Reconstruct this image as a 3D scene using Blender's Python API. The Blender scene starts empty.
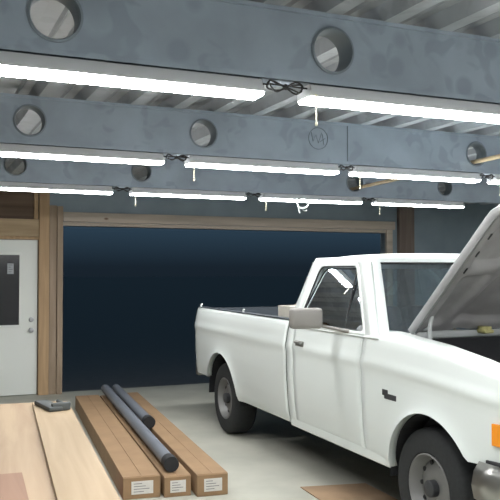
import bpy, bmesh, math, random
from mathutils import Vector, Matrix
random.seed(7)
PI = math.pi
SC = bpy.context.scene
COL = SC.collection

# ------------------------------------------------------------------ materials
def new_mat(name):
    m = bpy.data.materials.new(name); m.use_nodes = True
    nt = m.node_tree
    return m, nt, nt.nodes['Principled BSDF']

def mat(name, col, rough=.6, metal=0., emit=None, strength=0., noise=0., scale=6., coat=0., bump=0., spec=.5):
    m, nt, b = new_mat(name)
    b.inputs['Base Color'].default_value = (*col, 1)
    b.inputs['Roughness'].default_value = rough
    b.inputs['Metallic'].default_value = metal
    b.inputs['Specular IOR Level'].default_value = spec
    if coat:
        b.inputs['Coat Weight'].default_value = coat
        b.inputs['Coat Roughness'].default_value = .12
    if emit:
        b.inputs['Emission Color'].default_value = (*emit, 1)
        b.inputs['Emission Strength'].default_value = strength
    if noise or bump:
        tc = nt.nodes.new('ShaderNodeTexCoord')
        n = nt.nodes.new('ShaderNodeTexNoise'); n.inputs['Scale'].default_value = scale
        n.inputs['Detail'].default_value = 5
        nt.links.new(tc.outputs['Object'], n.inputs['Vector'])
        if noise:
            r = nt.nodes.new('ShaderNodeValToRGB')
            r.color_ramp.elements[0].position = .3; r.color_ramp.elements[1].position = .7
            r.color_ramp.elements[0].color = (*[c*(1-noise) for c in col], 1)
            r.color_ramp.elements[1].color = (*[min(1, c*(1+noise)) for c in col], 1)
            nt.links.new(n.outputs['Fac'], r.inputs['Fac'])
            nt.links.new(r.outputs['Color'], b.inputs['Base Color'])
        if bump:
            bp = nt.nodes.new('ShaderNodeBump'); bp.inputs['Strength'].default_value = bump
            nt.links.new(n.outputs['Fac'], bp.inputs['Height'])
            nt.links.new(bp.outputs['Normal'], b.inputs['Normal'])
    return m

def wood(name, c1, c2, axis='Z', scale=1., rough=.65):
    m, nt, b = new_mat(name)
    tc = nt.nodes.new('ShaderNodeTexCoord'); mp = nt.nodes.new('ShaderNodeMapping')
    s = [14*scale]*3; s['XYZ'.index(axis)] = .9*scale
    mp.inputs['Scale'].default_value = s
    n = nt.nodes.new('ShaderNodeTexNoise'); n.inputs['Scale'].default_value = 1.3
    n.inputs['Detail'].default_value = 6; n.inputs['Distortion'].default_value = .6
    r = nt.nodes.new('ShaderNodeValToRGB')
    r.color_ramp.elements[0].position = .32; r.color_ramp.elements[1].position = .68
    r.color_ramp.elements[0].color = (*c1, 1); r.color_ramp.elements[1].color = (*c2, 1)
    # knots
    v = nt.nodes.new('ShaderNodeTexVoronoi'); v.inputs['Scale'].default_value = 2.2
    mp2 = nt.nodes.new('ShaderNodeMapping'); s2 = [1.6]*3; s2['XYZ'.index(axis)] = .8
    mp2.inputs['Scale'].default_value = s2
    kr = nt.nodes.new('ShaderNodeValToRGB')
    kr.color_ramp.elements[0].position = .03; kr.color_ramp.elements[1].position = .075
    kr.color_ramp.elements[0].color = (.35, .25, .2, 1); kr.color_ramp.elements[1].color = (1, 1, 1, 1)
    mx = nt.nodes.new('ShaderNodeMix'); mx.data_type = 'RGBA'; mx.blend_type = 'MULTIPLY'
    mx.inputs[0].default_value = 1
    nt.links.new(tc.outputs['Object'], mp.inputs['Vector']); nt.links.new(mp.outputs[0], n.inputs['Vector'])
    nt.links.new(tc.outputs['Object'], mp2.inputs['Vector']); nt.links.new(mp2.outputs[0], v.inputs['Vector'])
    nt.links.new(n.outputs['Fac'], r.inputs['Fac']); nt.links.new(v.outputs['Distance'], kr.inputs['Fac'])
    nt.links.new(r.outputs['Color'], mx.inputs[6]); nt.links.new(kr.outputs['Color'], mx.inputs[7])
    nt.links.new(mx.outputs[2], b.inputs['Base Color'])
    b.inputs['Roughness'].default_value = rough
    return m

def galvanised(name, base, blotch, metal=.35, rough=.5):
    """zinc sheet: soft clouding plus round-ish darker water blotches"""
    m, nt, b = new_mat(name)
    tc = nt.nodes.new('ShaderNodeTexCoord')
    n = nt.nodes.new('ShaderNodeTexNoise'); n.inputs['Scale'].default_value = 3.2; n.inputs['Detail'].default_value = 4
    v = nt.nodes.new('ShaderNodeTexNoise'); v.inputs['Scale'].default_value = 6.5; v.inputs['Detail'].default_value = 1.5
    v.inputs['Distortion'].default_value = .7
    r = nt.nodes.new('ShaderNodeValToRGB')
    r.color_ramp.elements[0].position = .3; r.color_ramp.elements[1].position = .7
    r.color_ramp.elements[0].color = (*[c*.86 for c in base], 1); r.color_ramp.elements[1].color = (*[c*1.12 for c in base], 1)
    k = nt.nodes.new('ShaderNodeValToRGB')
    k.color_ramp.elements[0].position = .57; k.color_ramp.elements[1].position = .64
    k.color_ramp.elements[0].color = (0, 0, 0, 1); k.color_ramp.elements[1].color = (.5, .5, .5, 1)
    mx = nt.nodes.new('ShaderNodeMix'); mx.data_type = 'RGBA'
    mx.inputs[7].default_value = (*blotch, 1)
    nt.links.new(tc.outputs['Object'], n.inputs['Vector']); nt.links.new(tc.outputs['Object'], v.inputs['Vector'])
    nt.links.new(n.outputs['Fac'], r.inputs['Fac']); nt.links.new(v.outputs['Fac'], k.inputs['Fac'])
    vo = nt.nodes.new('ShaderNodeTexVoronoi'); vo.inputs['Scale'].default_value = 4.4; vo.inputs['Randomness'].default_value = .75
    nt.links.new(tc.outputs['Object'], vo.inputs['Vector'])
    k2 = nt.nodes.new('ShaderNodeValToRGB')
    k2.color_ramp.elements[0].position = .16; k2.color_ramp.elements[1].position = .26
    k2.color_ramp.elements[0].color = (.6, .6, .6, 1); k2.color_ramp.elements[1].color = (0, 0, 0, 1)
    nt.links.new(vo.outputs['Distance'], k2.inputs['Fac'])
    mxx = nt.nodes.new('ShaderNodeMath'); mxx.operation = 'MAXIMUM'
    nt.links.new(k.outputs['Color'], mxx.inputs[0]); nt.links.new(k2.outputs['Color'], mxx.inputs[1])
    nt.links.new(mxx.outputs[0], mx.inputs[0]); nt.links.new(r.outputs['Color'], mx.inputs[6])
    nt.links.new(mx.outputs[2], b.inputs['Base Color'])
    b.inputs['Metallic'].default_value = metal; b.inputs['Roughness'].default_value = rough
    return m

def glass(name, tint, alpha_reflect=.08, rough=.02):
    m = bpy.data.materials.new(name); m.use_nodes = True
    nt = m.node_tree; nt.nodes.remove(nt.nodes['Principled BSDF'])
    out = nt.nodes['Material Output']
    t = nt.nodes.new('ShaderNodeBsdfTransparent'); t.inputs[0].default_value = (*tint, 1)
    g = nt.nodes.new('ShaderNodeBsdfGlossy'); g.inputs['Roughness'].default_value = rough
    g.inputs[0].default_value = (.9, .95, 1, 1)
    f = nt.nodes.new('ShaderNodeFresnel'); f.inputs[0].default_value = 1.5
    a = nt.nodes.new('ShaderNodeMath'); a.operation = 'ADD'; a.inputs[1].default_value = alpha_reflect
    mx = nt.nodes.new('ShaderNodeMixShader')
    nt.links.new(f.outputs[0], a.inputs[0]); nt.links.new(a.outputs[0], mx.inputs[0])
    nt.links.new(t.outputs[0], mx.inputs[1]); nt.links.new(g.outputs[0], mx.inputs[2])
    nt.links.new(mx.outputs[0], out.inputs[0])
    return m

M = dict(
    beam=galvanised('galvanised_beam', (.31, .365, .425), (.22, .265, .315), .25),
    beam_rim=galvanised('galvanised_rim', (.20, .235, .265), (.15, .18, .2)),
    deck=galvanised('galvanised_deck', (.36, .39, .42), (.27, .295, .32), .12, .55),
    wallgrey=mat('grey_sheet_wall', (.24, .30, .34), .55, .2, noise=.12, scale=2),
    wallside=mat('pale_grey_wall', (.5, .51, .51), .8, noise=.08, scale=2),
    floor=mat('concrete_floor', (.42, .42, .36), .62, noise=.13, scale=1.8, bump=.04),
    ground=mat('dark_asphalt', (.060, .056, .052), .42, noise=.25, scale=8, spec=.5),
    pine=wood('pine_upright', (.36, .235, .125), (.48, .325, .18), 'Z'),
    pine_x=wood('pine_lengthwise', (.33, .235, .13), (.43, .32, .19), 'X'),
    pine_grey=wood('weathered_pine', (.27, .20, .135), (.36, .275, .195), 'Z'),
    pine_greyx=wood('weathered_pine_lengthwise', (.38, .33, .27), (.48, .41, .34), 'X'),
    osb=wood('brown_sheathing', (.10, .062, .038), (.17, .11, .07), 'X', .7),
    post_br=wood('brown_post', (.13, .10, .085), (.18, .14, .115), 'Z'),
    doorwhite=mat('white_door_paint', (.74, .77, .73), .5),
    doorglass=mat('dark_door_glass', (.012, .013, .016), .12),
    steel=mat('brushed_steel', (.35, .36, .37), .35, .9),
    black=mat('black_rubber', (.012, .013, .015), .7),
    cord=mat('black_cord', (.012, .013, .014), .5),
    whitecord=mat('white_cord', (.75, .8, .8), .5),
    housing=mat('white_fixture_shell', (.62, .64, .66), .45),
    led=mat('lit_led_diffuser', (.9, .9, .9), .4, emit=(1, 1, 1), strength=21.),
    chain=mat('pull_chain', (.75, .72, .55), .4, .3),
    paint=mat('white_truck_paint', (.66, .705, .685), .36, coat=.2),
    under=mat('dark_underbody', (.011, .012, .014), .85),
    inner=mat('dark_interior', (.022, .024, .028), .8),
    seat=mat('grey_seat_cloth', (.05, .052, .06), .9, noise=.2, scale=30),
    glass=glass('tinted_window_glass', (.42, .50, .53), .05),
    wglass=glass('windshield_glass', (.66, .78, .82), .16),
    tire=mat('tire_rubber', (.016, .018, .019), .8, noise=.2, scale=40),
    rim=mat('worn_steel_wheel', (.19, .19, .185), .5, .4),
    chrome=mat('chrome_bumper', (.36, .36, .34), .32, 1.),
    darkpl=mat('dark_plastic', (.03, .032, .035), .5),
    liner=mat('dark_bed_liner', (.035, .045, .055), .75),
    mirror=mat('beige_mirror_shell', (.21, .20, .185), .4),
    orange=mat('amber_lens', (.80, .28, .02), .25, coat=.6),
    red=mat('red_lens', (.25, .01, .01), .25, coat=.6),
    lens=mat('headlamp_lens', (.5, .52, .53), .1, .3, coat=.8),
    hoodin=mat('hood_underside', (.27, .265, .265), .6, .1, noise=.18, scale=5),
    engine=mat('engine_block_metal', (.05, .055, .06), .55, .5, noise=.3, scale=14),
    hoodedge=mat('worn_hood_edge', (.24, .245, .245), .5, noise=.1, scale=8),
    cowl=mat('cowl_panel', (.40, .42, .42), .5),
    yellow=mat('yellow_cap', (.45, .42, .18), .5),
    card=mat('cardboard', (.29, .185, .10), .85, noise=.10, scale=5),
    card_edge=mat('cardboard_end', (.27,.17,.09), .85, noise=.12, scale=9),
    card_dark=mat('brown_cardboard', (.34, .23, .14), .9, noise=.12, scale=6),
    label=mat('white_label', (.62, .60, .56), .7, noise=.05, scale=30),
    ink=mat('grey_ink', (.18, .18, .18), .8),
    tube=mat('grey_plastic_pipe', (.15, .165, .19), .5, noise=.08, scale=4),
    ply=wood('plywood_top', (.35, .245, .155), (.46, .345, .225), 'Y', .6),
    plyred=wood('reddish_board', (.25, .14, .085), (.32, .19, .125), 'Y', .7),
    plypale=wood('pale_board', (.34, .25, .15), (.42, .315, .20), 'Y', .7),
    sticks=wood('tan_pole', (.47, .36, .22), (.58, .46, .30), 'Z', .6),
    ragred=mat('red_cloth', (.28, .04, .05), .9, noise=.3, scale=25),
    ragwhite=mat('off_white_cloth', (.42, .40, .37), .9, noise=.1, scale=25),
    clamp=mat('grey_cast_metal', (.08, .09, .09), .6, .3),
    boxbeige=mat('pale_carton', (.46, .44, .38), .8, noise=.06, scale=8),
    scribble=mat('dark_marker', (.105, .135, .15), .6),
    paper=mat('pale_paper', (.42, .45, .47), .7),
)

# ------------------------------------------------------------------ mesh helpers
def link(name, bm, m, parent=None, smooth=None, mods=(), loc=None):
    me = bpy.data.meshes.new(name)
    bmesh.ops.recalc_face_normals(bm, faces=bm.faces)
    bm.to_mesh(me); bm.free()
    if isinstance(m, (list, tuple)):
        for k in m: me.materials.append(k)
    else:
        me.materials.append(m)
    if smooth is not None:
        for p in me.polygons: p.use_smooth = True
        me.set_sharp_from_angle(angle=math.radians(smooth))
    o = bpy.data.objects.new(name, me); COL.objects.link(o)
    if parent: o.parent = parent
    if loc is not None: o.location = loc
    return o

def box(bm, x0, x1, y0, y1, z0, z1, bev=0., rot=None):
    """adds one bevelled box"""
    b = bmesh.new()
    bmesh.ops.create_cube(b, size=1)
    c = Vector(((x0+x1)/2, (y0+y1)/2, (z0+z1)/2))
    for v in b.verts:
        v.co = Vector((v.co.x*abs(x1-x0), v.co.y*abs(y1-y0), v.co.z*abs(z1-z0)))
    if bev:
        bmesh.ops.bevel(b, geom=b.edges[:], offset=bev, segments=2, profile=.5, affect='EDGES')
    if rot is not None: bmesh.ops.transform(b, matrix=rot, verts=b.verts[:])
    for v in b.verts: v.co += c
    me = bpy.data.meshes.new('t'); b.to_mesh(me); b.free()
    bm.from_mesh(me); bpy.data.meshes.remove(me)
    return bm

def mbox(*a, **k): return box(bmesh.new(), *a, **k)

def tube(bm, pts, r, n=8, closed=False):
    pts = [Vector(p) for p in pts]; rings = []; N = len(pts)
    up = None
    for i, p in enumerate(pts):
        a = pts[(i-1) % N] if (closed or i > 0) else p
        b = pts[(i+1) % N] if (closed or i < N-1) else p
        t = (b-a).normalized()
        if up is None:
            up = Vector((0, 0, 1)) if abs(t.z) < .9 else Vector((1, 0, 0))
        s = t.cross(up).normalized(); up = s.cross(t).normalized()
        rr = r[i] if isinstance(r, (list, tuple)) else r
        rings.append([bm.verts.new(p + s*math.cos(2*PI*k/n)*rr + up*math.sin(2*PI*k/n)*rr) for k in range(n)])
    for i in range(N if closed else N-1):
        A, B = rings[i], rings[(i+1) % N]
        for k in range(n):
            bm.faces.new((A[k], A[(k+1) % n], B[(k+1) % n], B[k]))
    if not closed:
        bm.faces.new(rings[0]); bm.faces.new(list(reversed(rings[-1])))
    return bm

def lathe(bm, prof, axis='Y', n=40, c=(0, 0, 0)):
    """prof: list of (radius, along); closed at ends where radius is 0"""
    c = Vector(c); rings = []
    def P(r, h, a):
        if axis == 'Y': return c + Vector((r*math.cos(a), h, r*math.sin(a)))
        if axis == 'X': return c + Vector((h, r*math.cos(a), r*math.sin(a)))
        return c + Vector((r*math.cos(a), r*math.sin(a), h))
    for r, h in prof:
        if r < 1e-6: rings.append([bm.verts.new(P(0, h, 0))])
        else: rings.append([bm.verts.new(P(r, h, 2*PI*k/n)) for k in range(n)])
    for A, B in zip(rings, rings[1:]):
        for k in range(n):
            a = [A[k % len(A)], A[(k+1) % len(A)], B[(k+1) % len(B)], B[k % len(B)]]
            u = []
            for v in a:
                if v not in u: u.append(v)
            if len(u) > 2: bm.faces.new(u)
    return bm

def grid(bm, P, nu, nv):
    vs = [[bm.verts.new(P(i/nu, j/nv)) for j in range(nv+1)] for i in range(nu+1)]
    for i in range(nu):
        for j in range(nv):
            bm.faces.new((vs[i][j], vs[i+1][j], vs[i+1][j+1], vs[i][j+1]))
    return vs

def empty(name, loc=(0, 0, 0), rz=0., label=None, cat=None, group=None):
    o = bpy.data.objects.new(name, None); COL.objects.link(o)
    o.location = loc; o.rotation_euler = (0, 0, rz); o.empty_display_size = .1
    tag(o, label, cat, group)
    return o

def tag(o, label=None, cat=None, group=None, kind=None):
    if label: o['label'] = label
    if cat: o['category'] = cat
    if group: o['group'] = group
    if kind: o['kind'] = kind
    return o

def struct(name, bm, m, label=None, smooth=None):
    o = link(name, bm, m, smooth=smooth); o['kind'] = 'structure'
    if label: o['label'] = label
    return o

def solid(o, t, off=0):
    m = o.modifiers.new('thickness', 'SOLIDIFY'); m.thickness = t; m.offset = off
    return o

# ------------------------------------------------------------------ the shell
XL, XR, YF, YB = -2.6, 10.6, -3.2, 10.70
ZB0, ZB1 = 2.48, 2.80
struct('floor', mbox(XL, XR, YF, YB+.12, -.12, 0), M['floor'], 'pale concrete garage floor')
struct('ground', mbox(-60, 120, YB+.12, 220, -.14, -.02), M['ground'], 'dark ground outside the open garage bay')
# trapezoidal steel roof deck, ribs running away from the camera
bm = bmesh.new(); pitch = .305; x = XL; prof = []
while x < XR:
    prof += [(x, 2.80), (x+.075, 2.80), (x+.105, 2.868), (x+.185, 2.868), (x+.20, 2.856), (x+.215, 2.868), (x+.275, 2.868)]
    x += pitch
prof.append((x, 2.80))
f = [bm.verts.new((a, YF, b)) for a, b in prof]; g = [bm.verts.new((a, YB+.1, b)) for a, b in prof]
for i in range(len(prof)-1): bm.faces.new((f[i], g[i], g[i+1], f[i+1]))
o = struct('ceiling', bm, M['deck'], 'ribbed galvanised steel roof deck'); solid(o, .004)

def beam(Y, holes, label, y_thick=.10):
    """hollow boxed joist with round lined holes through the web"""
    bm = bmesh.new(); y0, y1 = Y-y_thick/2, Y+y_thick/2; R = .095; zc = 2.637
    hw = .15; n = 32
    xs = [XL]
    segs = []; cur = XL
    for h in sorted(holes):
        segs.append(('q', cur, h-hw)); segs.append(('h', h)); cur = h+hw
    segs.append(('q', cur, XR))
    for y, fl in ((y0, 1), (y1, -1)):
        for s in segs:
            if s[0] == 'q':
                q = [bm.verts.new(p) for p in ((s[1], y, ZB0), (s[2], y, ZB0), (s[2], y, ZB1), (s[1], y, ZB1))]
                bm.faces.new(q)
            else:
                outer = []; inner = []
                for k in range(n):
                    a = 2*PI*k/n + PI/4
                    cx, sz = math.cos(a), math.sin(a)
                    # square boundary point
                    t = 1/max(abs(cx), abs(sz))
                    ox = s[1] + cx*t*hw
                    oz = cx*0 + (zc + sz*t*((ZB1-zc) if sz > 0 else (zc-ZB0)))
                    outer.append(bm.verts.new((ox, y, oz)))
                    inner.append(bm.verts.new((s[1]+cx*R, y, zc+sz*R)))
                for k in range(n):
                    bm.faces.new((outer[k], outer[(k+1) % n], inner[(k+1) % n], inner[k]))
    for z in (ZB0, ZB1):
        q = [bm.verts.new(p) for p in ((XL, y0-.012, z), (XR, y0-.012, z), (XR, y1+.012, z), (XL, y1+.012, z))]
        bm.faces.new(q)
    # small flange lips
    box(bm, XL, XR, y0-.014, y0+.004, ZB0, ZB0+.022); box(bm, XL, XR, y0-.014, y0+.004, ZB1-.018, ZB1)
    o = struct('ceiling_beam', bm, M['beam'], label)
    for h in holes:                                   # the lining and the raised rim of each hole
        b = bmesh.new()
        lathe(b, [(R+.012, -.004), (R+.012, -.009), (R+.002, -.011), (R-.002, -.004), (R-.002, y_thick+.004)], 'Y', 40, (h, y0, zc))
        r = link('hole_rim', b, M['beam_rim'], o, 40)
    return o

Y1, Y2, Y3 = 3.06, 5.26, 7.50
beam(.86, [.1, 1.31, 2.52], 'steel joist overhead')
beam(-1.34, [.1, 1.31, 2.52], 'steel joist at the rear of the garage')
beam(Y1, [-.72, .496, 1.712, 2.93, 4.14], 'nearest galvanised joist with a large round hole at each end of view')
b2 = beam(Y2, [-.5, .70, 1.905, 4.338, 5.55], 'second galvanised joist with round holes and a drawn circle mark')
beam(Y3, [-.34, .877, 2.074, 4.51, 5.74, 6.95], 'farthest galvanised joist above the open bay')
# sheet seam and the drawn round mark on the second joist
link('sheet_seam', mbox(3.089, 3.096, Y2-.0545, Y2-.049, ZB0+.024, ZB1-.02), M['scribble'], b2)
bm = bmesh.new(); yy = Y2-.053
tube(bm, [(2.835+.082*math.cos(a*PI/16), yy, 2.665+.082*math.sin(a*PI/16)) for a in range(32)], .0022, 6, True)
for pts in ([(2.775, 2.71), (2.79, 2.64), (2.815, 2.69), (2.835, 2.63), (2.865, 2.71)], [(2.85, 2.64), (2.895, 2.67)], [(2.87, 2.70), (2.885, 2.615)]):
    tube(bm, [(a, yy, b) for a, b in pts], .0022, 6)
link('drawn_mark', bm, M['scribble'], b2)

# back wall with a walk door and the open bay
DX0, DX1, DH = .625, 1.56, 2.07
OX0, OX1, OH = 1.88, 7.05, 2.27
bm = bmesh.new()
box(bm, OX0-.2, OX1, YB, YB+.12, OH, 2.87); box(bm, OX1, XR, YB, YB+.12, 0, 2.87)
struct('wall_back', bm, M['wallgrey'], 'blue grey sheet wall above and right of the open bay')
bm = bmesh.new()
box(bm, XL, DX0, YB, YB+.12, 0, 2.87); box(bm, DX0, DX1, YB, YB+.12, DH+.02, 2.87); box(bm, DX1, OX0-.2, YB, YB+.12, 0, 2.87)
struct('wall_back_sheathing', bm, M['osb'], 'brown wood sheathing above the walk door')
struct('wall_left', mbox(XL-.12, XL, YF, YB+.12, 0, 2.87), M['wallside'])
struct('wall_right', mbox(XR, XR+.12, YF, YB+.12, 0, 2.87), M['wallgrey'])
struct('wall_front', mbox(XL, XR, YF-.12, YF, 0, 2.87), M['wallside'])
def trim(n, a, m, label, bev=.004):
    return struct('trim_%d' % n, mbox(*a, bev=bev), m, label)
trim(1, (DX1+.006, 1.70, YB-.05, YB+.13, 0, 2.80), M['pine'], 'pale pine post right of the walk door')
trim(2, (1.703, 1.80, YB-.035, YB+.13, 0, 2.54), M['pine_grey'], 'weathered stud beside the pine post')
trim(3, (1.803, OX0, YB-.06, YB+.13, 0, 2.53), M['pine_grey'], 'weathered jamb left of the open bay')
trim(4, (XL, DX1, YB-.05, YB, DH+.045, 2.345), M['pine_x'], 'wide pine header over the walk door')
trim(5, (1.50, 1.55, YB-.04, YB, 2.35, 2.80), M['pine'], 'short pine stud above the door header')
trim(6, (OX0+.002, OX1+.16, YB-.06, YB, OH+.055, 2.455), M['pine_greyx'], 'long wooden header over the open bay')
trim(7, (OX0+.002, OX1, YB-.03, YB+.13, OH, OH+.05), M['pine_greyx'], 'pale lower lip of the bay header')
trim(8, (OX1, OX1+.11, YB-.06, YB+.13, 0, OH+.05), M['pine_greyx'], 'weathered jamb right of the open bay')
trim(9, (7.28, 7.57, YB-.08, YB, 0, 2.80), M['post_br'], 'brown post right of the open bay')
trim(10, (DX0-.05, DX1+.004, YB-.03, YB, DH+.003, DH+.043), M['pine'], 'door head casing')
# walk door
d = mbox(DX0+.005, DX1-.004, YB+.01, YB+.055, .012, DH, bev=.004)
d = struct('door_1', d, M['doorwhite'], 'white walk door with a dark half window at the left edge of the photo')
wx0, wx1, wz0, wz1 = .86, 1.318, .94, 1.868
bm = bmesh.new()
for a in ((wx0-.03, wx1+.03, wz1, wz1+.03), (wx0-.03, wx1+.03, wz0-.03, wz0), (wx0-.03, wx0, wz0, wz1), (wx1, wx1+.03, wz0, wz1)):
    box(bm, a[0], a[1], YB-.004, YB+.012, a[2], a[3], bev=.003)
link('window_frame', bm, M['doorwhite'], d)
link('window_pane', mbox(wx0, wx1, YB+.0, YB+.012, wz0, wz1), M['doorglass'], d)
st = link('notice_sheet', mbox(1.165, 1.245, YB-.003, YB-.0005, 1.615, 1.755), M['paper'], d)
bm = bmesh.new()
for k, w in enumerate((.05, .03, .055, .04)):
    box(bm, 1.178, 1.178+w, YB-.0045, YB-.003, 1.73-k*.03, 1.738-k*.03)
link('printed_lines', bm, M['ink'], st)
for z, nm in ((1.005, 'deadbolt'), (.865, 'door_knob')):
    bm = bmesh.new()
    lathe(bm, [(0, -.07 if nm == 'door_knob' else -.03), (.026, -.066 if nm == 'door_knob' else -.028), (.03, -.045 if nm == 'door_knob' else -.02), (.014, -.025 if nm == 'door_knob' else -.012), (.032, -.006), (.034, .002)], 'Y', 24, (1.477, YB+.01, z))
    link(nm, bm, M['steel'], d, 40)

# ------------------------------------------------------------------ shop lights
L = 1.22
def fixture(x0, Y, label, group):
    t = empty('shop_light', (x0, Y, ZB0), 0, label, 'shop light', group)
    # housing: shallow trapezoid channel
    bm = bmesh.new()
    sec = [(-.062, -.048), (-.046, -.003), (-.03, -.001), (.03, -.001), (.046, -.003), (.062, -.048), (.062, -.059), (-.062, -.059)]
    A = [bm.verts.new((.012, y, z)) for y, z in sec]; B = [bm.verts.new((L-.012, y, z)) for y, z in sec]
    for k in range(len(sec)): bm.faces.new((A[k], A[(k+1) % 8], B[(k+1) % 8], B[k]))
    bm.faces.new(A); bm.faces.new(list(reversed(B)))
    link('housing', bm, M['housing'], t)
    bm = bmesh.new()
    # diffuser with slanted ends
    top = [(-.062, -.036), (.062, -.036)]
    rings = []
    for (xa, sgn) in ((0.0, 1), (L, -1)):
        ring = []
        for y, z in ((-.058, -.0592), (-.058, -.068), (-.054, -.074), (-.03, -.0765), (.03, -.0765), (.054, -.074), (.058, -.068), (.058, -.0592)):
            inset = .005 + (-z-.059)*.3
            ring.append(bm.verts.new((xa+sgn*inset, y, z)))
        rings.append(ring)
    A, B = rings
    for k in range(8): bm.faces.new((A[k], A[(k+1) % 8], B[(k+1) % 8], B[k]))
    bm.faces.new(A); bm.faces.new(list(reversed(B)))
    link('diffuser', bm, M['led'], t)
    for xa in (0, L-.012):
        link('end_cap', mbox(xa, xa+.012, -.062, .062, -.060, -.030, bev=.003), M['housing'], t)
    for xa in (.03, L-.03):
        bm = bmesh.new(); tube(bm, [(xa, -.05, -.006), (xa, -.05, .018), (xa, -.045, .03)], .0022, 6)
        link('hanging_hook', bm, M['steel'], t)
    bm = bmesh.new(); tube(bm, [(.028, -.060, -.05), (.028, -.072, -.052), (.028, -.072, -.175)], .003, 6)
    lathe(bm, [(0, -.192), (.006, -.188), (.007, -.182), (.004, -.174), (0, -.172)], 'Z', 12, (.028, -.072, 0))
    link('pull_chain', bm, M['chain'], t)
    return t

def copy_tree(o, parent=None):
    c = o.copy(); COL.objects.link(c); c.parent = parent
    for ch in list(o.children): copy_tree(ch, c)
    return c

G1, G2, G3 = 'shop lights on the nearest joist', 'shop lights on the second joist', 'shop lights on the farthest joist'
spec = [
    (.16, Y1, 'big bright white shop light on the nearest joist, cut by the left photo edge', G1),
    (1.59, Y1, 'bright white shop light on the nearest joist, right of the looped black cord', G1),
    (.40, Y2, 'shop light at the left end of the middle row, cut by the photo edge', G2),
    (1.80, Y2, 'shop light in the middle row under the round hole, second from left', G2),
    (3.165, Y2, 'shop light in the middle row with pull chain before a round hole, third from left', G2),
    (4.545, Y2, 'shop light at the right photo edge in the middle row, beside the tan pole', G2),
    (.573, Y3, 'shop light over the white walk door in the farthest row', G3),
    (1.982, Y3, 'shop light in the farthest row over the left part of the dark bay', G3),
    (3.39, Y3, 'shop light in the farthest row with a white cord loop hanging below it', G3),
    (4.80, Y3, 'shop light in the farthest row nearest the raised truck hood', G3),
]
proto = None
for x0, Y, lab, grp in spec:
    if proto is None: proto = fixture(x0, Y, lab, grp)
    else:
        c = copy_tree(proto); c.location = (x0, Y, ZB0); c['label'] = lab; c['group'] = grp
for x0, Y in ((2.99, Y1), (4.39, Y1), (5.8, Y1), (5.95, Y2), (7.35, Y2), (.16, -1.34), (1.57, -1.34), (2.98, -1.34), (4.39, -1.34), (.16, .86), (1.57, .86), (2.98, .86), (4.39, .86)):  # extra fixtures out of view, added to raise the light level in the garage
    c = copy_tree(proto); c.location = (x0, Y, ZB0)
    c['label'] = 'added out-of-view shop light that brightens the garage'; c['group'] = 'added out-of-view fill lights'

# looped black cords between the lights
def cord(xa, xb, Y, label, grp, big=1.):
    bm = bmesh.new(); w = xb-xa; cx = (xa+xb)/2; z = ZB0-.024; pts = []
    pts.append((xa-.004, Y-.03, ZB0-.02))
    n = 60
    for k in range(n+1):
        a = 2*PI*k/n*2.0
        r = .42*w*(1-.08*(k/n))
        pts.append((cx - r*math.cos(a/1.0)*.98, Y-.035-.012*math.cos(a*1.5), z+.004*math.sin(k) + .017*big*math.sin(2*a+.25*k/n)))
    pts.append((xb+.004, Y-.03, ZB0-.02))
    tube(bm, pts, .0042, 6)
    # the tie
    tube(bm, [(cx-.004, Y-.035, z-.006), (cx+.006, Y-.035, z+.006)], .012, 8)
    o = link('power_cord', bm, M['cord'], smooth=60)
    return tag(o, label, 'cord', grp)
cg = 'black linking cords between the shop lights'
cord(1.38, 1.59, Y1, 'black looped cord between the two lights of the nearest row', cg, 1.2)
cord(1.62, 1.80, Y2, 'black looped cord in the middle row left of the second light', cg)
cord(3.02, 3.165, Y2, 'black looped cord in the middle row near the joist seam', cg)
cord(4.385, 4.545, Y2, 'black looped cord in the middle row under the tan pole', cg)
cord(1.793, 1.982, Y3, 'black looped cord in the farthest row left of the dark bay lights', cg)
cord(3.202, 3.39, Y3, 'black looped cord in the farthest row left of the white cord loop', cg)
cord(4.61, 4.80, Y3, 'black looped cord in the farthest row right of the white cord loop', cg)
# white loop hanging from the third far light
bm = bmesh.new(); pts = []
for k in range(40):
    a = PI + k/39*PI*2.0
    pts.append((3.855+.068*math.cos(a), Y3-.07-.001*k*.3, 2.385+.055*math.sin(a)))
tube(bm, pts, .0075, 8)
tube(bm, [(3.79, Y3-.075, 2.385), (3.80, Y3-.08, 2.33), (3.815, Y3-.08, 2.275)], .008, 8)
tube(bm, [(3.80, Y3-.08, 2.335), (3.84, Y3-.082, 2.318), (3.87, Y3-.082, 2.30), (3.90, Y3-.082, 2.305)], .0055, 8)
tag(link('cord_loop', bm, M['whitecord'], smooth=60), 'small white cord loop hanging from a light in the farthest row', 'cord')
# tan pole threaded through the joist holes
a = Vector((4.575, Y3+.05, 2.585)); b = Vector((4.338, Y2, 2.572)); d_ = (b-a).normalized()
bm = bmesh.new(); tube(bm, [a-d_*1.0, a, b, b+d_*2.6], .019, 12)
tag(link('wooden_pole', bm, M['sticks'], smooth=40), 'long tan wooden pole pushed through the round joist holes', 'pole')

# ------------------------------------------------------------------ the pickup
ang = math.radians(1.802)
fw = Vector((-math.sin(ang), -math.cos(ang), 0)); sd = Vector((math.cos(ang), -math.sin(ang), 0))
base = Vector((2.883, 7.222, 0)) + sd*1.0
TR = empty('pickup_truck', base, math.atan2(fw.y, fw.x), 'old white pickup truck with raised hood, parked beside the dark bay', 'truck')
# local frame: +x forward, +y the driver side (away from the camera), z up

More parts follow.
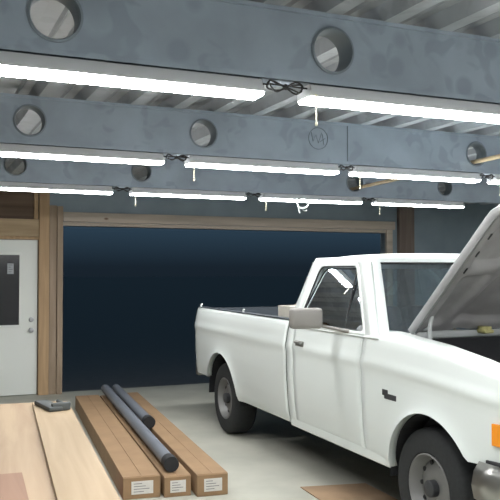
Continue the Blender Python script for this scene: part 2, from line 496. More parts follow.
def Wz(z):
    tab = [(.38, .925), (.46, .955), (.60, .972), (.80, .984), (.96, .986), (1.0, .989), (1.03, .996), (1.05, .995), (1.09, .984), (1.17, .972), (1.23, .955), (1.30, .92)]
    if z <= tab[0][0]: return tab[0][1]
    for (a, wa), (b, wb) in zip(tab, tab[1:]):
        if z <= b: return wa+(wb-wa)*(z-a)/(b-a)
    return tab[-1][1]
ARCH = [(-.19, .37, .455), (3.44, .36, .458)]
def body_panel(name, x0, x1, ztop, zbot, sgn, lip, parent, m=None, archs=(), taper=None, mat_=None):
    xs = set()
    n = max(2, int((x1-x0)/.06))
    for i in range(n+1): xs.add(round(x0+(x1-x0)*i/n, 4))
    for cx, cz, r in archs:
        for k in range(33):
            xx = cx + r*math.cos(PI*k/32)
            if x0 < xx < x1: xs.add(round(xx, 4))
    xs = sorted(xs); xs = [xs[0]]+[b for a, b in zip(xs, xs[1:]) if b-a > .003]
    cols = []; bm = bmesh.new()
    feats = list(range(34))
    for xx in xs:
        zt = ztop(xx); lo = zbot(xx); d_in = None
        for cx, cz, r in archs:
            if abs(xx-cx) < r: lo = max(lo, cz+math.sqrt(r*r-(xx-cx)**2))
        k = len(feats); dz = ztop(xx)-1.22   # crease follows the top line a little
        col = []
        zs = [lo] + [lo+(zt-lo)*(i+1)/(k+1) for i in range(k)] + [zt]
        # snap the middle rows to the crease heights
        ze = []
        for i, z in enumerate(zs):
            ze.append(z)
        for z, in zip(ze):
            y = Wz(z-dz*.5)
            for cx, cz, r in archs:
                dd = math.hypot(xx-cx, z-cz)-r
                if dd >= -.01: y += .028*math.exp(-max(0, dd)/.05)*(1 if z > cz-.05 else 0)
            if taper: y -= taper(xx)
            col.append(bm.verts.new((xx, sgn*y, z)))
        y = Wz(zt-dz*.5)-(taper(xx) if taper else 0)
        for dy, dzz in lip: col.append(bm.verts.new((xx, sgn*(y-dy), zt+dzz)))
        # underside lip turned in round the arch
        y0 = abs(col[0].co.y); col.insert(0, bm.verts.new((xx, sgn*(y0-.05), lo+.004)))
        cols.append(col)
    for A, B in zip(cols, cols[1:]):
        for i in range(len(A)-1): bm.faces.new((A[i], B[i], B[i+1], A[i+1]))
    o = link(name, bm, mat_ or M['paint'], parent, 38)
    solid(o, .008)
    return o

def top_line(x):
    pts = [(-1.07, 1.228), (1.42, 1.222), (2.70, 1.222), (2.9, 1.222), (3.45, 1.18), (3.8, 1.135), (4.05, 1.085), (4.14, 1.05)]
    for (a, za), (b, zb) in zip(pts, pts[1:]):
        if x <= b: return za+(zb-za)*(max(x, a)-a)/(b-a)
    return pts[-1][1]
sill = lambda x: .405
def bed_bot(x): return .405 if x > -.19 else .53
def fen_bot(x): return .405 if x < 3.4 else .63
tapf = lambda x: (.09*((x-3.75)/.4)**2 if x > 3.75 else 0)
tapb = lambda x: (.03*((-.95-x)/.17)**2 if x < -.95 else 0)
for sgn in (-1, 1):
    side = 'passenger' if sgn < 0 else 'driver'
    body_panel('bed_side', -1.12, 1.415, top_line, bed_bot, sgn, [(.012, .012), (.03, .016), (.085, .016), (.09, -.02)], TR, archs=ARCH[:1], taper=tapb)
    body_panel('cab_side', 1.44, 1.555, top_line, sill, sgn, [(.01, .006), (.05, .006)], TR)
    dr = body_panel('door', 1.565, 2.655, top_line, lambda x: .445, sgn, [(.01, .006), (.045, .006)], TR)
    body_panel('front_fender', 2.665, 4.14, top_line, fen_bot, sgn, [(.012, .014), (.035, .024), (.14, .030), (.165, .02), (.168, -.03)], TR, archs=ARCH[1:], taper=tapf)
    link('rocker', mbox(1.44, 2.96, sgn*.90, sgn*.955, .385, .46, bev=.012), M['paint'], TR)
    # door furniture
    bm = bmesh.new()
    box(bm, 1.62, 1.77, sgn*.985, sgn*1.0, 1.055, 1.10, bev=.006); box(bm, 1.63, 1.755, sgn*.995, sgn*1.017, 1.078, 1.094, bev=.005)
    link('door_handle', bm, M['chrome'], dr)
    link('inner_door_card', mbox(1.58, 2.64, sgn*.865, sgn*.915, .5, 1.20, bev=.01), M['inner'], dr)
    # wheel well liners
    for cx, cz, r in ARCH:
        bm = bmesh.new()
        ra = [bm.verts.new((cx+(r+.012)*math.cos(PI*k/20), sgn*.955, cz-.02+(r+.012)*math.sin(PI*k/20))) for k in range(21)]
        rb = [bm.verts.new((v.co.x, sgn*.58, v.co.z)) for v in ra]
        for k in range(20): bm.faces.new((ra[k], ra[k+1], rb[k+1], rb[k]))
        bm.faces.new(rb)
        link('wheel_well', bm, M['under'], TR)

# crease highlight moulding is part of the sheet; stake pocket cleats on the rail
for xx in (-1.0, .30):
    bm = bmesh.new(); tube(bm, [(xx, -.93, 1.24), (xx, -.93, 1.275), (xx+.012, -.925, 1.285)], .010, 8)
    link('tie_down_cleat', bm, M['paint'], TR, 40)

# bed: floor, liner walls, tailgate, front wall
bm = bmesh.new()
box(bm, -1.04, 1.41, -.86, .86, .79, .83); box(bm, -1.09, 1.41, -.885, -.85, .80, 1.25); box(bm, -1.09, 1.41, .835, .885, .80, 1.25)
box(bm, 1.385, 1.41, -.86, .86, .8, 1.215)
for s in (-1, 1): box(bm, -1.06, 1.40, s*.868, s*.945, 1.247, 1.256, bev=.003)
box(bm, 1.375, 1.435, -.9, .9, 1.238, 1.246); box(bm, -1.098, -1.085, -.83, .83, .8, 1.236)
for k in range(9): box(bm, -1.03, 1.38, -.78+k*.195-.02, -.78+k*.195+.02, .83, .842)
for s in (-1, 1): box(bm, -.52, .32, s*.62, s*.862, .83, 1.0, bev=.03)
link('bed_liner', bm, M['liner'], TR)
link('bed_front_wall', mbox(1.412, 1.43, -.93, .93, .6, 1.235, bev=.004), M['paint'], TR)
bm = bmesh.new(); box(bm, -1.15, -1.10, -.80, .80, .60, 1.225, bev=.014)
tg = link('tailgate', bm, M['paint'], TR, 40)
bm = bmesh.new(); box(bm, -1.157, -1.145, -.08, .08, 1.08, 1.13, bev=.004)
link('tailgate_handle', bm, M['darkpl'], tg)
for s in (-1, 1):
    bm = bmesh.new(); box(bm, -1.145, -1.09, s*.81, s*.945, .80, 1.13, bev=.014)
    link('tail_lamp', bm, M['red'], TR)
bm = bmesh.new(); box(bm, -1.31, -1.21, -.90, .90, .46, .62, bev=.02); box(bm, -1.22, -1.0, -.5, -.44, .50, .56); box(bm, -1.22, -1.0, .44, .5, .50, .56)
link('rear_bumper', bm, M['chrome'], TR, 40)

# cab greenhouse -------------------------------------------------
ZR = 1.725
def yside(z): return .958 - (z-1.215)*(.165/.51)
def rounded(pts, r, n=6):
    out = []; N = len(pts)
    for i in range(N):
        p = Vector(pts[i]); a = Vector(pts[i-1]); b = Vector(pts[(i+1) % N])
        rr = r[i] if isinstance(r, (list, tuple)) else r
        da = (a-p).normalized(); db = (b-p).normalized()
        s, e = p+da*rr, p+db*rr
        for k in range(n+1):
            t = k/n
            out.append(s*(1-t)**2 + p*2*t*(1-t) + e*t*t)
    return out
def ring(bm, outer, inner, f3):
    A = [bm.verts.new(f3(*p)) for p in outer]; B = [bm.verts.new(f3(*p)) for p in inner]
    n = len(A)
    for k in range(n): bm.faces.new((A[k], A[(k+1) % n], B[(k+1) % n], B[k]))
def face(bm, pts, f3):
    bm.faces.new([bm.verts.new(f3(*p)) for p in pts])

so = [(1.435, 1.20), (1.585, ZR+.03), (2.445, ZR+.03), (2.86, 1.20)]
si = [(1.60, 1.235), (1.715, ZR-.035), (2.30, ZR-.035), (2.655, 1.235)]
so_r = rounded(so, [.02, .07, .05, .02]); si_r = rounded(si, [.04, .07, .05, .05])
df = [(1.575, 1.21), (1.69, ZR-.010), (2.325, ZR-.010), (2.70, 1.21)]
df_r = rounded(df, [.03, .08, .06, .04])
for s in (-1, 1):
    f3 = lambda x, z, s=s: (x, s*yside(z), z)
    bm = bmesh.new(); ring(bm, so_r, rounded(df, [.03, .08, .06, .04]), f3)
    o = link('cab_pillar_frame', bm, M['paint'], TR, 40); solid(o, .035)
    f4 = lambda x, z, s=s: (x, s*(yside(z)+.004), z)
    bm = bmesh.new(); ring(bm, df_r, si_r, f4)
    door = [c for c in TR.children if c.name.startswith('door')][0 if s < 0 else 1]
    o = link('window_frame', bm, M['paint'], door, 40); solid(o, .028)
    f5 = lambda x, z, s=s: (x, s*(yside(1.46)-.006-.384*(z-1.46)), z)
    bm = bmesh.new(); ins = []
    face(bm, si_r, f5)
    link('door_window', bm, M['glass'], door)
    # black weather strip round the pane
    bm = bmesh.new(); tube(bm, [f4(*p) for p in si_r], .008, 6, True)
    link('window_seal', bm, M['black'], door, 60)
    # vent-window divider bar
    bm = bmesh.new(); tube(bm, [(2.36, s*yside(1.225), 1.225), (2.30, s*yside(ZR-.05), ZR-.05)], .008, 6)
    link('vent_divider', bm, M['black'], door, 60)

# windshield frame + glass (coordinates: y, t) t 0 base .. 1 top
def ws(y, t):
    z = 1.20 + t*(ZR+.03-1.20); hw = yside(z)
    x = 2.86+(2.445-2.86)*t + .10*(1-(y/.95)**2)*(1-.35*t)
    return (x, y, z)
wo = [(-yside(1.2), 0), (-yside(ZR+.03), 1), (yside(ZR+.03), 1), (yside(1.2), 0)]
wi = [(-.885, .06), (-.745, .925), (.745, .925), (.885, .06)]
def dense(pts, n=10):
    out = []
    for i in range(len(pts)):
        a = Vector(pts[i]); b = Vector(pts[(i+1) % len(pts)])
        for k in range(n): out.append(a.lerp(b, k/n))
    return out
wod = dense(wo); wid = dense(wi)
bm = bmesh.new(); ring(bm, wod, wid, ws)
o = link('windshield_frame', bm, M['paint'], TR, 40); solid(o, .03)
bm = bmesh.new()
def wg(u, v):
    t = .05+.885*v; hw = .888+( .748-.888)*v
    p = ws((-hw+2*hw*u), t); return (p[0]-.006, p[1], p[2])
grid(bm, wg, 12, 6)
link('windshield', bm, M['wglass'], TR, 60)
bm = bmesh.new(); tube(bm, [ws(*p) for p in wid], .009, 6, True)
link('windshield_seal', bm, M['black'], TR, 60)
bm = bmesh.new()
tube(bm, [(2.62+.0, .0, 1.70), (2.50, 0, 1.665)], .006, 6); box(bm, 2.47, 2.50, -.11, .11, 1.625, 1.69, bev=.01)
link('rear_view_mirror', bm, M['inner'], TR)
for y0 in (-.55, .1):
    bm = bmesh.new(); p = [ws(y0+k*.055, .035+.02*k/8) for k in range(9)]
    tube(bm, [(a+.015, b, c+.01) for a, b, c in p], .006, 6)
    link('wiper', bm, M['black'], TR)

# rear wall of the cab with its window
def rw(y, t):
    z = 1.20+t*(ZR+.03-1.20); return (1.435+.15*t, y, z)
ri = [(-.62, .12), (-.58, .86), (.58, .86), (.62, .12)]
bm = bmesh.new(); ring(bm, dense(wo), dense(ri), rw)
o = link('cab_rear_frame', bm, M['paint'], TR, 40); solid(o, .03)
bm = bmesh.new(); face(bm, dense(ri), rw)
link('rear_window', bm, M['glass'], TR)
link('cab_back_panel', mbox(1.44, 1.47, -.94, .94, .45, 1.21, bev=.004), M['paint'], TR)

# roof: crowned slab
bm = bmesh.new()
def roof(u, v, top=True):
    a, b = 2*u-1, 2*v-1
    hx = .455; x = 2.015 + a*hx + .095*(1-b*b)*(.5+.5*a)*.6
    y = b*.815
    e = (max(0, 1-abs(a)**3.2)**.55)*(max(0, 1-abs(b)**3.6)**.5)
    return (x, y, ZR-.005+.072*e)
def cosmap(t): return .5-.5*math.cos(PI*t)
grid(bm, lambda u, v: roof(cosmap(u), cosmap(v)), 22, 26)
grid(bm, lambda u, v: (roof(u, v)[0], (2*v-1)*.81, ZR-.006), 8, 8)
bmesh.ops.remove_doubles(bm, verts=bm.verts[:], dist=.0008)
link('roof', bm, M['paint'], TR, 50)

# interior
bm = bmesh.new()
box(bm, 1.48, 2.95, -.86, .86, .46, .52); box(bm, 2.92, 2.96, -.86, .86, .46, 1.18)
link('cab_floor', bm, M['inner'], TR)
bm = bmesh.new(); box(bm, 2.52, 2.86, -.85, .85, .95, 1.175, bev=.04)
box(bm, 2.50, 2.60, -.7, -.2, .88, 1.06, bev=.02)
link('dashboard', bm, M['inner'], TR, 40)
bm = bmesh.new(); box(bm, 1.62, 2.14, -.78, .78, .70, .88, bev=.05)
for s in (-.4, .4): pass
rot = Matrix.Rotation(math.radians(-12), 4, 'Y')
box(bm, 1.56, 1.72, -.78, -.02, .84, 1.36, bev=.05, rot=rot); box(bm, 1.56, 1.72, .02, .78, .84, 1.36, bev=.05, rot=rot)
link('bench_seat', bm, M['seat'], TR, 40)
bm = bmesh.new(); c = Vector((2.38, .40, 1.13)); ax = Matrix.Rotation(math.radians(-62), 3, 'Y')
pts = [c + ax @ Vector((.19*math.cos(2*PI*k/28), .19*math.sin(2*PI*k/28), 0)) for k in range(28)]
tube(bm, pts, .014, 8, True)
for k in (0, 9, 19): tube(bm, [c, pts[k]], .011, 6)
tube(bm, [c, (2.6, .40, 1.0)], .03, 10)
link('steering_wheel', bm, M['inner'], TR, 50)

# side mirrors
for s in (-1, 1):
    bm = bmesh.new()
    rot = Matrix.Rotation(math.radians(0), 4, 'Z')
    box(bm, 2.215, 2.28, -.12, .12, 1.24, 1.39, bev=.026)
    for v in bm.verts:
        v.co.x += (v.co.y)*(.18 if s < 0 else -.18)
        v.co.y += s*1.205
    mr = link('side_mirror', bm, M['mirror'], TR, 45)
    bm = bmesh.new(); box(bm, 2.205, 2.214, -.105, .105, 1.255, 1.375, bev=.004)
    for v in bm.verts:
        v.co.x += (v.co.y)*(.18 if s < 0 else -.18)
        v.co.y += s*1.205
    link('mirror_glass', bm, M['chrome'], mr)
    bm = bmesh.new()
    tube(bm, [(2.24, s*1.10, 1.26), (2.36, s*.985, 1.235), (2.46, s*.958, 1.225)], [.012, .012, .02], 10)
    link('mirror_arm', bm, M['mirror'], mr, 50)

# fender badge
bm = bmesh.new(); box(bm, 2.955, 3.10, -.992, -.980, .835, .872, bev=.004); box(bm, 2.93, 3.0, -.992, -.981, .855, .895, bev=.004)
link('fender_badge', bm, M['darkpl'], TR)

# hood raised on its hinges ---------------------------------------
hb = Vector((2.955, 0, 1.262)); tip_dir = Vector((math.cos(math.radians(41)), 0, math.sin(math.radians(41))))
nrm = Vector((-tip_dir.z, 0, tip_dir.x))       # the outer side, towards the cab
HL = 1.245; HW = .80
def hood_pt(u, v, lift=0.):
    y = -HW + 2*HW*v
    w = 1-abs(2*v-1)
    # rounded front corners
    l = HL*u
    cr = .10
    edge = HW-abs(y)
    if edge < cr: l *= 1-(1-math.sqrt(max(0, 1-((cr-edge)/cr)**2)))*.045
    crown = .035*(1-(2*v-1)**4) + .018*math.exp(-((abs(y)-.42)/.06)**2)
    roll = -.055*max(0, (u-.90)/.10)**2
    return hb + Vector((0, y, 0)) + tip_dir*l + nrm*(crown+roll+lift)
bm = bmesh.new(); grid(bm, lambda u, v: hood_pt(u, v, .012), 26, 48)
o = link('hood', bm, M['paint'], TR, 40); solid(o, .006)
hood = o
bm = bmesh.new()
def inner(u, v):
    uu = .012+.976*u; vv = .008+.984*v
    y = (2*vv-1)*HW
    e = min(uu*HL, (1-uu)*HL, HW-abs(y))
    def ss(a, b, x):
        t = min(1, max(0, (x-a)/(b-a))); return t*t*(3-2*t)
    rec = ss(.075, .115, e)                      # pocket inside the rim
    for yc, sl in ((0, 0), (-.42, .30), (.42, -.30)):   # stamped stiffeners
        dd = abs(y-yc-sl*(uu*HL-.6)); rec *= ss(.028, .065, dd)
    rec *= ss(.03, .06, abs(uu*HL-.62))
    p = hood_pt(uu, vv, 0)
    return p - nrm*(.045-.038*rec)
grid(bm, inner, 64, 96)
o = link('hood_inner_frame', bm, M['hoodin'], hood, 60)
# turned-down edge of the hood
bm = bmesh.new()
path = [(u/30*.99, 0.0) for u in range(31)] + [(1-.01, v/30) for v in range(1, 30)] + [(.99-u/30*.99, 1.0) for u in range(31)]
pa = [hood_pt(u, v, .012) for u, v in path]; pb = [p - nrm*.05 + Vector((0, .012 if path[i][1] == 0 else (-.012 if path[i][1] == 1 else 0), 0)) for i, p in enumerate(pa)]
A = [bm.verts.new(p) for p in pa]; B = [bm.verts.new(p) for p in pb]
for k in range(len(A)-1): bm.faces.new((A[k], A[k+1], B[k+1], B[k]))
o = link('hood_edge', bm, M['hoodedge'], hood, 60); solid(o, .005)
bm = bmesh.new()
for u in (.50, .62, .74, .86):
    for s in (-1, 1):
        y = s*.735
        p = hood_pt(u, (y+HW)/(2*HW), 0)-nrm*.046
        q = hood_pt(u+.035, (y+HW)/(2*HW), 0)-nrm*.046
        tube(bm, [p, q], .006, 6)
link('edge_slots', bm, M['black'], hood)
for s in (-1, 1):
    bm = bmesh.new()
    p = hood_pt(.16, (s*.74+HW)/(2*HW), -.04)
    tube(bm, [p, Vector((3.10, s*.74, 1.29)), Vector((3.12, s*.745, 1.12))], .014, 8)
    tube(bm, [hood_pt(.02, (s*.72+HW)/(2*HW), -.03), Vector((3.10, s*.74, 1.29))], .010, 8)
    link('hood_hinge', bm, M['cowl'], TR, 50)

# cowl and engine bay
bm = bmesh.new(); box(bm, 2.80, 2.975, -.88, .88, 1.19, 1.228, bev=.012)
link('cowl_panel', bm, M['paint'], TR, 40)
bm = bmesh.new(); box(bm, 2.978, 3.012, -.77, .77, 1.215, 1.262, bev=.012)
link('cowl_seal_rail', bm, M['cowl'], TR, 40)
bm = bmesh.new()
box(bm, 2.975, 3.0, -.78, .78, .55, 1.21)
for s in (-1, 1): box(bm, 2.98, 4.05, s*.755, s*.79, .60, 1.05)
box(bm, 3.0, 4.05, -.78, .78, .50, .54)
link('engine_bay_lining', bm, M['under'], TR)
bm = bmesh.new(); box(bm, 3.98, 4.04, -.70, .70, .62, 1.03, bev=.008)
box(bm, 3.96, 4.07, -.80, .80, 1.02, 1.05, bev=.006)
link('radiator', bm, M['darkpl'], TR)
bm = bmesh.new(); box(bm, 3.10, 3.78, -.24, .24, .58, .90, bev=.04); box(bm, 3.12, 3.72, -.30, -.16, .86, .99, bev=.03); box(bm, 3.12, 3.72, .16, .30, .86, .99, bev=.03)
en = link('engine_block', bm, M['engine'], TR, 40)
bm = bmesh.new(); lathe(bm, [(0, 1.10), (.03, 1.10), (.04, 1.085), (.19, 1.085), (.205, 1.07), (.205, 1.01), (.18, .99), (0, .99)], 'Z', 36, (3.40, 0, 0))
link('air_cleaner', bm, M['darkpl'], en, 40)
bm = bmesh.new(); box(bm, 3.62, 3.88, -.72, -.54, .78, .98, bev=.01); tube(bm, [(3.68, -.63, .98), (3.68, -.63, 1.0)], .012); tube(bm, [(3.82, -.63, .98), (3.82, -.63, 1.0)], .012)
link('battery', bm, M['black'], TR)
bm = bmesh.new(); box(bm, 3.05, 3.28, .45, .66, .9, 1.16, bev=.03)
wb = link('washer_bottle', bm, M['engine'], TR)
bm = bmesh.new(); tube(bm, [(3.04, -.26, 1.262), (3.04, -.26, 1.285)], .045, 14); box(bm, 2.99, 3.09, -.30, -.22, 1.24, 1.266, bev=.01)
link('filler_cap', bm, M['yellow'], TR)
bm = bmesh.new(); tube(bm, [(3.75, -.1, .95), (3.86, -.2, 1.02), (3.95, -.25, 1.0), (3.98, -.25, .95)], .03, 10)
tube(bm, [(3.02, -.5, 1.1), (3.2, -.52, 1.12), (3.4, -.45, 1.05), (3.5, -.3, 1.0)], .012, 8)
link('radiator_hose', bm, M['black'], TR, 60)

# front end
bm = bmesh.new()
box(bm, 4.06, 4.12, -.86, .86, 1.0, 1.06, bev=.015); box(bm, 4.06, 4.11, -.86, .86, .64, .70, bev=.01)
link('header_panel', bm, M['paint'], TR, 40)
bm = bmesh.new()
for z in (.74, .80, .86, .92): box(bm, 4.10, 4.13, -.52, .52, z, z+.018, bev=.004)
for y in (-.5, -.25, 0, .25, .5): box(bm, 4.09, 4.125, y-.012, y+.012, .71, .99)
link('grille', bm, M['darkpl'], TR)
for s in (-1, 1):
    bm = bmesh.new(); box(bm, 4.08, 4.15, s*.545, s*.815, .81, .98, bev=.02)
    link('headlight', bm, M['lens'], TR, 40)
    bm = bmesh.new(); box(bm, 4.07, 4.14, s*.53, s*.86, .985, 1.0, bev=.004)
    link('headlight_bezel', bm, M['darkpl'], TR)
    # wrap-round signal lamp
    bm = bmesh.new()
    for zz in (0,):
        A = []; B = []
        for xx, yy in ((3.98, .962), (4.05, .946), (4.11, .924), (4.15, .89), (4.165, .82)):
            A.append(bm.verts.new((xx, s*yy, .745))); B.append(bm.verts.new((xx, s*yy, .858)))
        for k in range(4): bm.faces.new((A[k], A[k+1], B[k+1], B[k]))
    o = link('turn_signal', bm, M['orange'], TR); solid(o, .02)
    bm = bmesh.new(); A = []; B = []
    for xx, yy in ((4.04, .946), (4.07, .938), (4.115, .920), (4.15, .89), (4.165, .82)):
        A.append(bm.verts.new((xx, s*yy, .862))); B.append(bm.verts.new((xx, s*yy, 1.03)))
    for k in range(4): bm.faces.new((A[k], A[k+1], B[k+1], B[k]))
    o = link('side_marker', bm, M['darkpl'], TR); solid(o, .02)
bm = bmesh.new()
secx = [(.44, .0), (.46, .035), (.53, .05), (.60, .035), (.645, 0)]
pathb = [(3.90, -.985), (4.02, -.975), (4.13, -.93), (4.22, -.84), (4.26, -.6), (4.28, 0), (4.26, .6), (4.22, .84), (4.13, .93), (4.02, .975), (3.90, .985)]
rows = []
for i, (xx, yy) in enumerate(pathb):
    n2 = Vector((max(0, xx-3.95), yy*.5 if abs(yy) > .8 else 0, 0)); n2.normalize() if n2.length else None
    rows.append([bm.verts.new((xx+n2.x*d2, yy+n2.y*d2, z)) for z, d2 in secx])
for A, B in zip(rows, rows[1:]):
    for k in range(4): bm.faces.new((A[k], B[k], B[k+1], A[k+1]))
fb = link('front_bumper', bm, M['chrome'], TR, 50); solid(fb, .01)
bm = bmesh.new(); box(bm, 3.93, 4.10, -.972, -.93, .635, .66, bev=.006); box(bm, 4.10, 4.2, -.93, .93, .635, .66, bev=.006)
link('bumper_strip', bm, M['black'], fb)
bm = bmesh.new(); box(bm, 3.86, 4.2, -.86, .86, .36, .46, bev=.03)
link('front_valance', bm, M['under'], TR)
# chassis
bm = bmesh.new()
for s in (-1, 1): box(bm, -1.15, 4.1, s*.38, s*.46, .46, .58)
box(bm, -1.0, 1.4, -.84, .84, .60, .64); box(bm, 1.5, 2.95, -.88, .88, .42, .46)
tube(bm, [(-.19, -.7, .37), (-.19, .7, .37)], .05, 12); lathe(bm, [(0, -.14), (.12, -.08), (.14, 0), (.12, .08), (0, .14)], 'Y', 20, (-.19, 0, .37))
tube(bm, [(3.37, -.7, .37), (3.37, .7, .37)], .045, 12)
link('chassis', bm, M['under'], TR)

# wheels
def wheel(x, s):
    bm = bmesh.new(); w = .115; yc = s*.83
    prof = [(.205, -w*.8), (.215, -w), (.30, -w*1.04), (.338, -w*.93), (.353, -w*.75), (.358, -w*.4), (.360, 0), (.358, w*.4), (.353, w*.75), (.338, w*.93), (.30, w*1.04), (.215, w), (.205, w*.8), (.205, -w*.8)]
    lathe(bm, prof, 'Y', 56, (x, yc, .36))
    t = link('tire', bm, M['tire'], TR, 40)
    bm = bmesh.new(); o_ = s*w
    prof = [(.208, o_*.98), (.200, o_*1.02), (.190, o_*.9), (.178, o_*.45), (.165, o_*.35), (.13, o_*.52), (.09, o_*.62), (.055, o_*.6), (0, o_*.6)]
    lathe(bm, prof, 'Y', 48, (x, yc, .36))
    r = link('wheel_rim', bm, M['rim'], t, 40)
    bm = bmesh.new(); lathe(bm, [(.05, o_*.5), (.05, o_*.95), (.04, o_*1.02), (0, o_*1.04)], 'Y', 24, (x, yc, .36))
    link('hub_cap', bm, M['darkpl'], t, 40)
    for k in range(10):
        bm = bmesh.new(); a = 2*PI*k/10
        c = Vector((x+.148*math.cos(a), yc+o_*.45, .36+.148*math.sin(a)))
        tube(bm, [c, c+Vector((0, s*.008, 0))], .014, 10)
        link('vent_hole', bm, M['black'], r)
for x in (-.19, 3.37):
    for s in (-1, 1): wheel(x, s)

# carton standing in the truck bed behind the cab
bm = bmesh.new(); P = base + fw*1.10 - sd*.66
rotz = Matrix.Rotation(math.atan2(fw.y, fw.x), 4, 'Z')
bx = empty('carton', (P.x, P.y, .842), math.atan2(fw.y, fw.x), 'pale carton standing in the truck bed behind the cab', 'box')
link('carton_body', mbox(-.20, .20, -.17, .17, 0, .505, bev=.006), M['boxbeige'], bx)
link('carton_flap', mbox(-.20, .20, -.005, .17, .506, .512), M['boxbeige'], bx)

# ------------------------------------------------------------------ long cartons on the floor
def long_box(x0, y0, x1, y1, w, h, label, lab=True):
    """front right/left corner line from (x0,y0) running to (x1,y1); width w to the right"""
    ln = math.hypot(x1-x0, y1-y0); rz = math.atan2(y1-y0, x1-x0)-PI/2
    t = empty('long_carton', (x0, y0, 0), rz, label, 'cardboard box', 'long cartons on the floor')
    link('carton_body', mbox(0, w, 0, ln, .0, h-.003, bev=.004), M['card'], t)
    link('top_flap', mbox(.001, w*.5-.002, .01, ln-.01, h-.003, h), M['card'], t)
    link('top_flap', mbox(w*.5+.002, w-.001, .01, ln-.01, h-.003, h), M['card'], t)
    bm = bmesh.new(); e = .012
    box(bm, e*.3, w-e*.3, -.004, 0, .004, h-.006)
    link('end_flap', bm, M['card_edge'], t)
    if lab:
        l = link('paper_label', mbox(w*.22, w*.80, -.007, -.004, h*.22, h*.80), M['label'], t)
        bm = bmesh.new()
        for k in range(4): box(bm, w*.28, w*(.5+.05*((k*7) % 5)), -.0085, -.007, h*(.68-.12*k), h*(.71-.12*k))
        link('printed_lines', bm, M['ink'], l)
    return t
long_box(1.42, 5.56, 1.82, 9.42, .275, .16, 'wide long cardboard box, left of the three lying on the floor')
long_box(1.712, 5.50, 2.115, 9.40, .20, .15, 'narrow long cardboard box in the middle, under the grey pipes')
long_box(1.938, 5.42, 2.345, 9.43, .235, .16, 'long cardboard box lying nearest the truck')
def pipe(a, b, r, label):
    bm = bmesh.new(); A = Vector(a); B = Vector(b)
    t = empty('grey_pipe', a, 0, label, 'pipe', 'grey pipes on the cartons')
    d = B-A; tube(bm, [Vector((0, 0, 0)), d], r, 18)
    link('pipe_body', bm, M['tube'], t, 50)
    u = d.normalized(); bm = bmesh.new(); tube(bm, [-u*.03, u*.09], r+.006, 18)
    link('end_cap', bm, M['black'], t, 50)
pipe((1.80, 5.62, .213), (2.20, 9.5, .213), .051, 'long grey pipe with a black end lying on the cartons')
pipe((2.105, 7.25, .211), (2.335, 9.5, .211), .049, 'short grey pipe with a black end beside the long pipe')

# flattened cardboard under the truck's front wheel side
bm = bmesh.new(); pts = [(2.74, 5.33), (3.25, 5.22), (3.20, 4.0), (2.66, 4.1)]
v0 = [bm.verts.new((a, b, .004)) for a, b in pts]; v1 = [bm.verts.new((a, b, .010)) for a, b in pts]
bm.faces.new(v0); bm.faces.new(v1)
for k in range(4): bm.faces.new((v0[k], v0[(k+1) % 4], v1[(k+1) % 4], v1[k]))
tag(link('cardboard_sheet', bm, M['card_dark']), 'flat brown cardboard sheet on the floor by the front wheel', 'cardboard')

# ------------------------------------------------------------------ plywood work table, near left
rz = math.radians(-5.6)
def tloc(u, v): # u to the right, v away, origin at the near right corner of the table
    c, s_ = math.cos(rz), math.sin(rz); return (.70+u*c-v*s_, 2.78+u*s_+v*c)
TZ = .75
t = empty('work_table', (*tloc(-.61, 1.2), 0), rz, 'low work table with a worn tan plywood top, bottom left', 'table')
link('table_top', mbox(-.86, .61, -1.3, 1.55, TZ-.02, TZ, bev=.003), M['ply'], t)
for s in (-1, 1):
    link('top_rail', mbox(s*.5-.02, s*.5+.02, -1.25, 1.25, TZ-.11, TZ-.021, bev=.002), M['pine_x'], t)
for y in (-1.1, 1.1):
    link('cross_rail', mbox(-.48, .48, y-.02, y+.02, TZ-.11, TZ-.021, bev=.002), M['pine_x'], t)
    for s in (-1, 1):
        link('leg', mbox(s*.455-.022, s*.455+.022, y-.065, y-.021, 0, TZ-.03, bev=.003), M['pine'], t)
def plank(u0, u1, v0, v1, z0, z1, m, name, label, cat, rr=0.):
    x, y = tloc((u0+u1)/2, (v0+v1)/2)
    o = link(name, mbox(-(u1-u0)/2, (u1-u0)/2, -(v1-v0)/2, (v1-v0)/2, 0, z1-z0, bev=.003), m, loc=(x, y, z0))
    o.rotation_euler = (0, 0, rz+rr); return tag(o, label, cat)
plank(-.20, .035, -.2, 2.62, TZ, TZ+.019, M['plypale'], 'pale_plank', 'pale plank along the right edge of the work table', 'plank')
plank(-.95, -.30, -.3, .78, TZ, TZ+.012, M['plyred'], 'plywood_offcut', 'reddish plywood offcut lying at the near left of the table', 'board', .03)
bm = bmesh.new()
box(bm, -.045, .045, -.16, .16, 0, .03, bev=.01); box(bm, -.02, .10, -.15, -.11, 0, .05, bev=.008)
tube(bm, [(.08, -.13, .025), (.08, .05, .03)], .012, 10)
o = link('clamp', bm, M['clamp'], smooth=40, loc=(*tloc(-.11, 2.38), TZ+.02)); o.rotation_euler = (0, 0, rz+.25)
tag(o, 'grey metal clamp lying on the far end of the pale plank', 'tool')

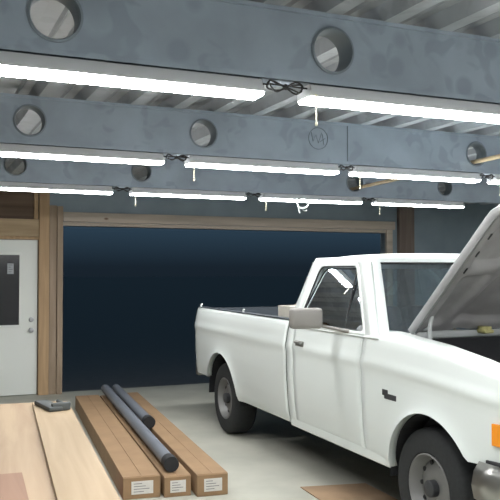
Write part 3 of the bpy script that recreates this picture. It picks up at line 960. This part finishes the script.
# crumpled rag between the table and the cartons
def rag(name, cx, cy, z, r, h, m, label, seed):
    rnd = random.Random(seed); bm = bmesh.new()
    ph = [rnd.uniform(0, 6.28) for _ in range(6)]
    def P(u, v):
        a = 2*PI*u; q = v
        rr = r*q*(1+.18*math.sin(3*a+ph[0])+.10*math.sin(5*a+ph[1]))
        zz = h*(1-q**2)*(1+.25*math.sin(4*a+ph[2]+3*q)) + .012*math.sin(7*a+ph[3])*q*(1-q)
        return (cx+rr*math.cos(a), cy+1.5*rr*math.sin(a), z+max(.002, zz))
    grid(bm, P, 48, 14); bmesh.ops.remove_doubles(bm, verts=bm.verts[:], dist=.0005)
    o = link(name, bm, m, smooth=70); solid(o, .004, 1)
    return tag(o, label, 'rag')
rag('rag', 1.30, 5.72, .0, .085, .11, M['ragred'], 'crumpled dark red rag on the floor beside the wide carton', 3)
rag('rag', 1.27, 6.12, .0, .09, .08, M['ragwhite'], 'crumpled off-white rag on the floor behind the red rag', 5)

# ------------------------------------------------------------------ night sky, camera, view
w = bpy.data.worlds.new('night'); SC.world = w; w.use_nodes = True
nt = w.node_tree; bg = nt.nodes['Background']
tc = nt.nodes.new('ShaderNodeTexCoord'); sp = nt.nodes.new('ShaderNodeSeparateXYZ')
mr = nt.nodes.new('ShaderNodeMapRange'); mr.inputs[1].default_value = -.03; mr.inputs[2].default_value = .055
rp = nt.nodes.new('ShaderNodeValToRGB')
rp.color_ramp.elements[0].color = (.0032, .0054, .0082, 1); rp.color_ramp.elements[1].color = (.0090, .0178, .0275, 1)
e = rp.color_ramp.elements.new(.42); e.color = (.0036, .0064, .0098, 1)
nt.links.new(tc.outputs['Generated'], sp.inputs[0]); nt.links.new(sp.outputs['Z'], mr.inputs[0])
nt.links.new(mr.outputs[0], rp.inputs[0]); nt.links.new(rp.outputs[0], bg.inputs[0])
bg.inputs[1].default_value = 1.0

cam = bpy.data.cameras.new('camera'); co = bpy.data.objects.new('camera', cam); COL.objects.link(co)
cam.sensor_width = 36; cam.lens = 778/500*36; cam.clip_start = .05
co.location = (0, 0, 1.656)
co.rotation_euler = (math.radians(90+1.536), 0, math.radians(-23.532))
SC.camera = co
SC.view_settings.view_transform = 'Standard'; SC.view_settings.look = 'None'
SC.view_settings.exposure = 1.45; SC.view_settings.gamma = 1
SC.view_settings.use_curve_mapping = False
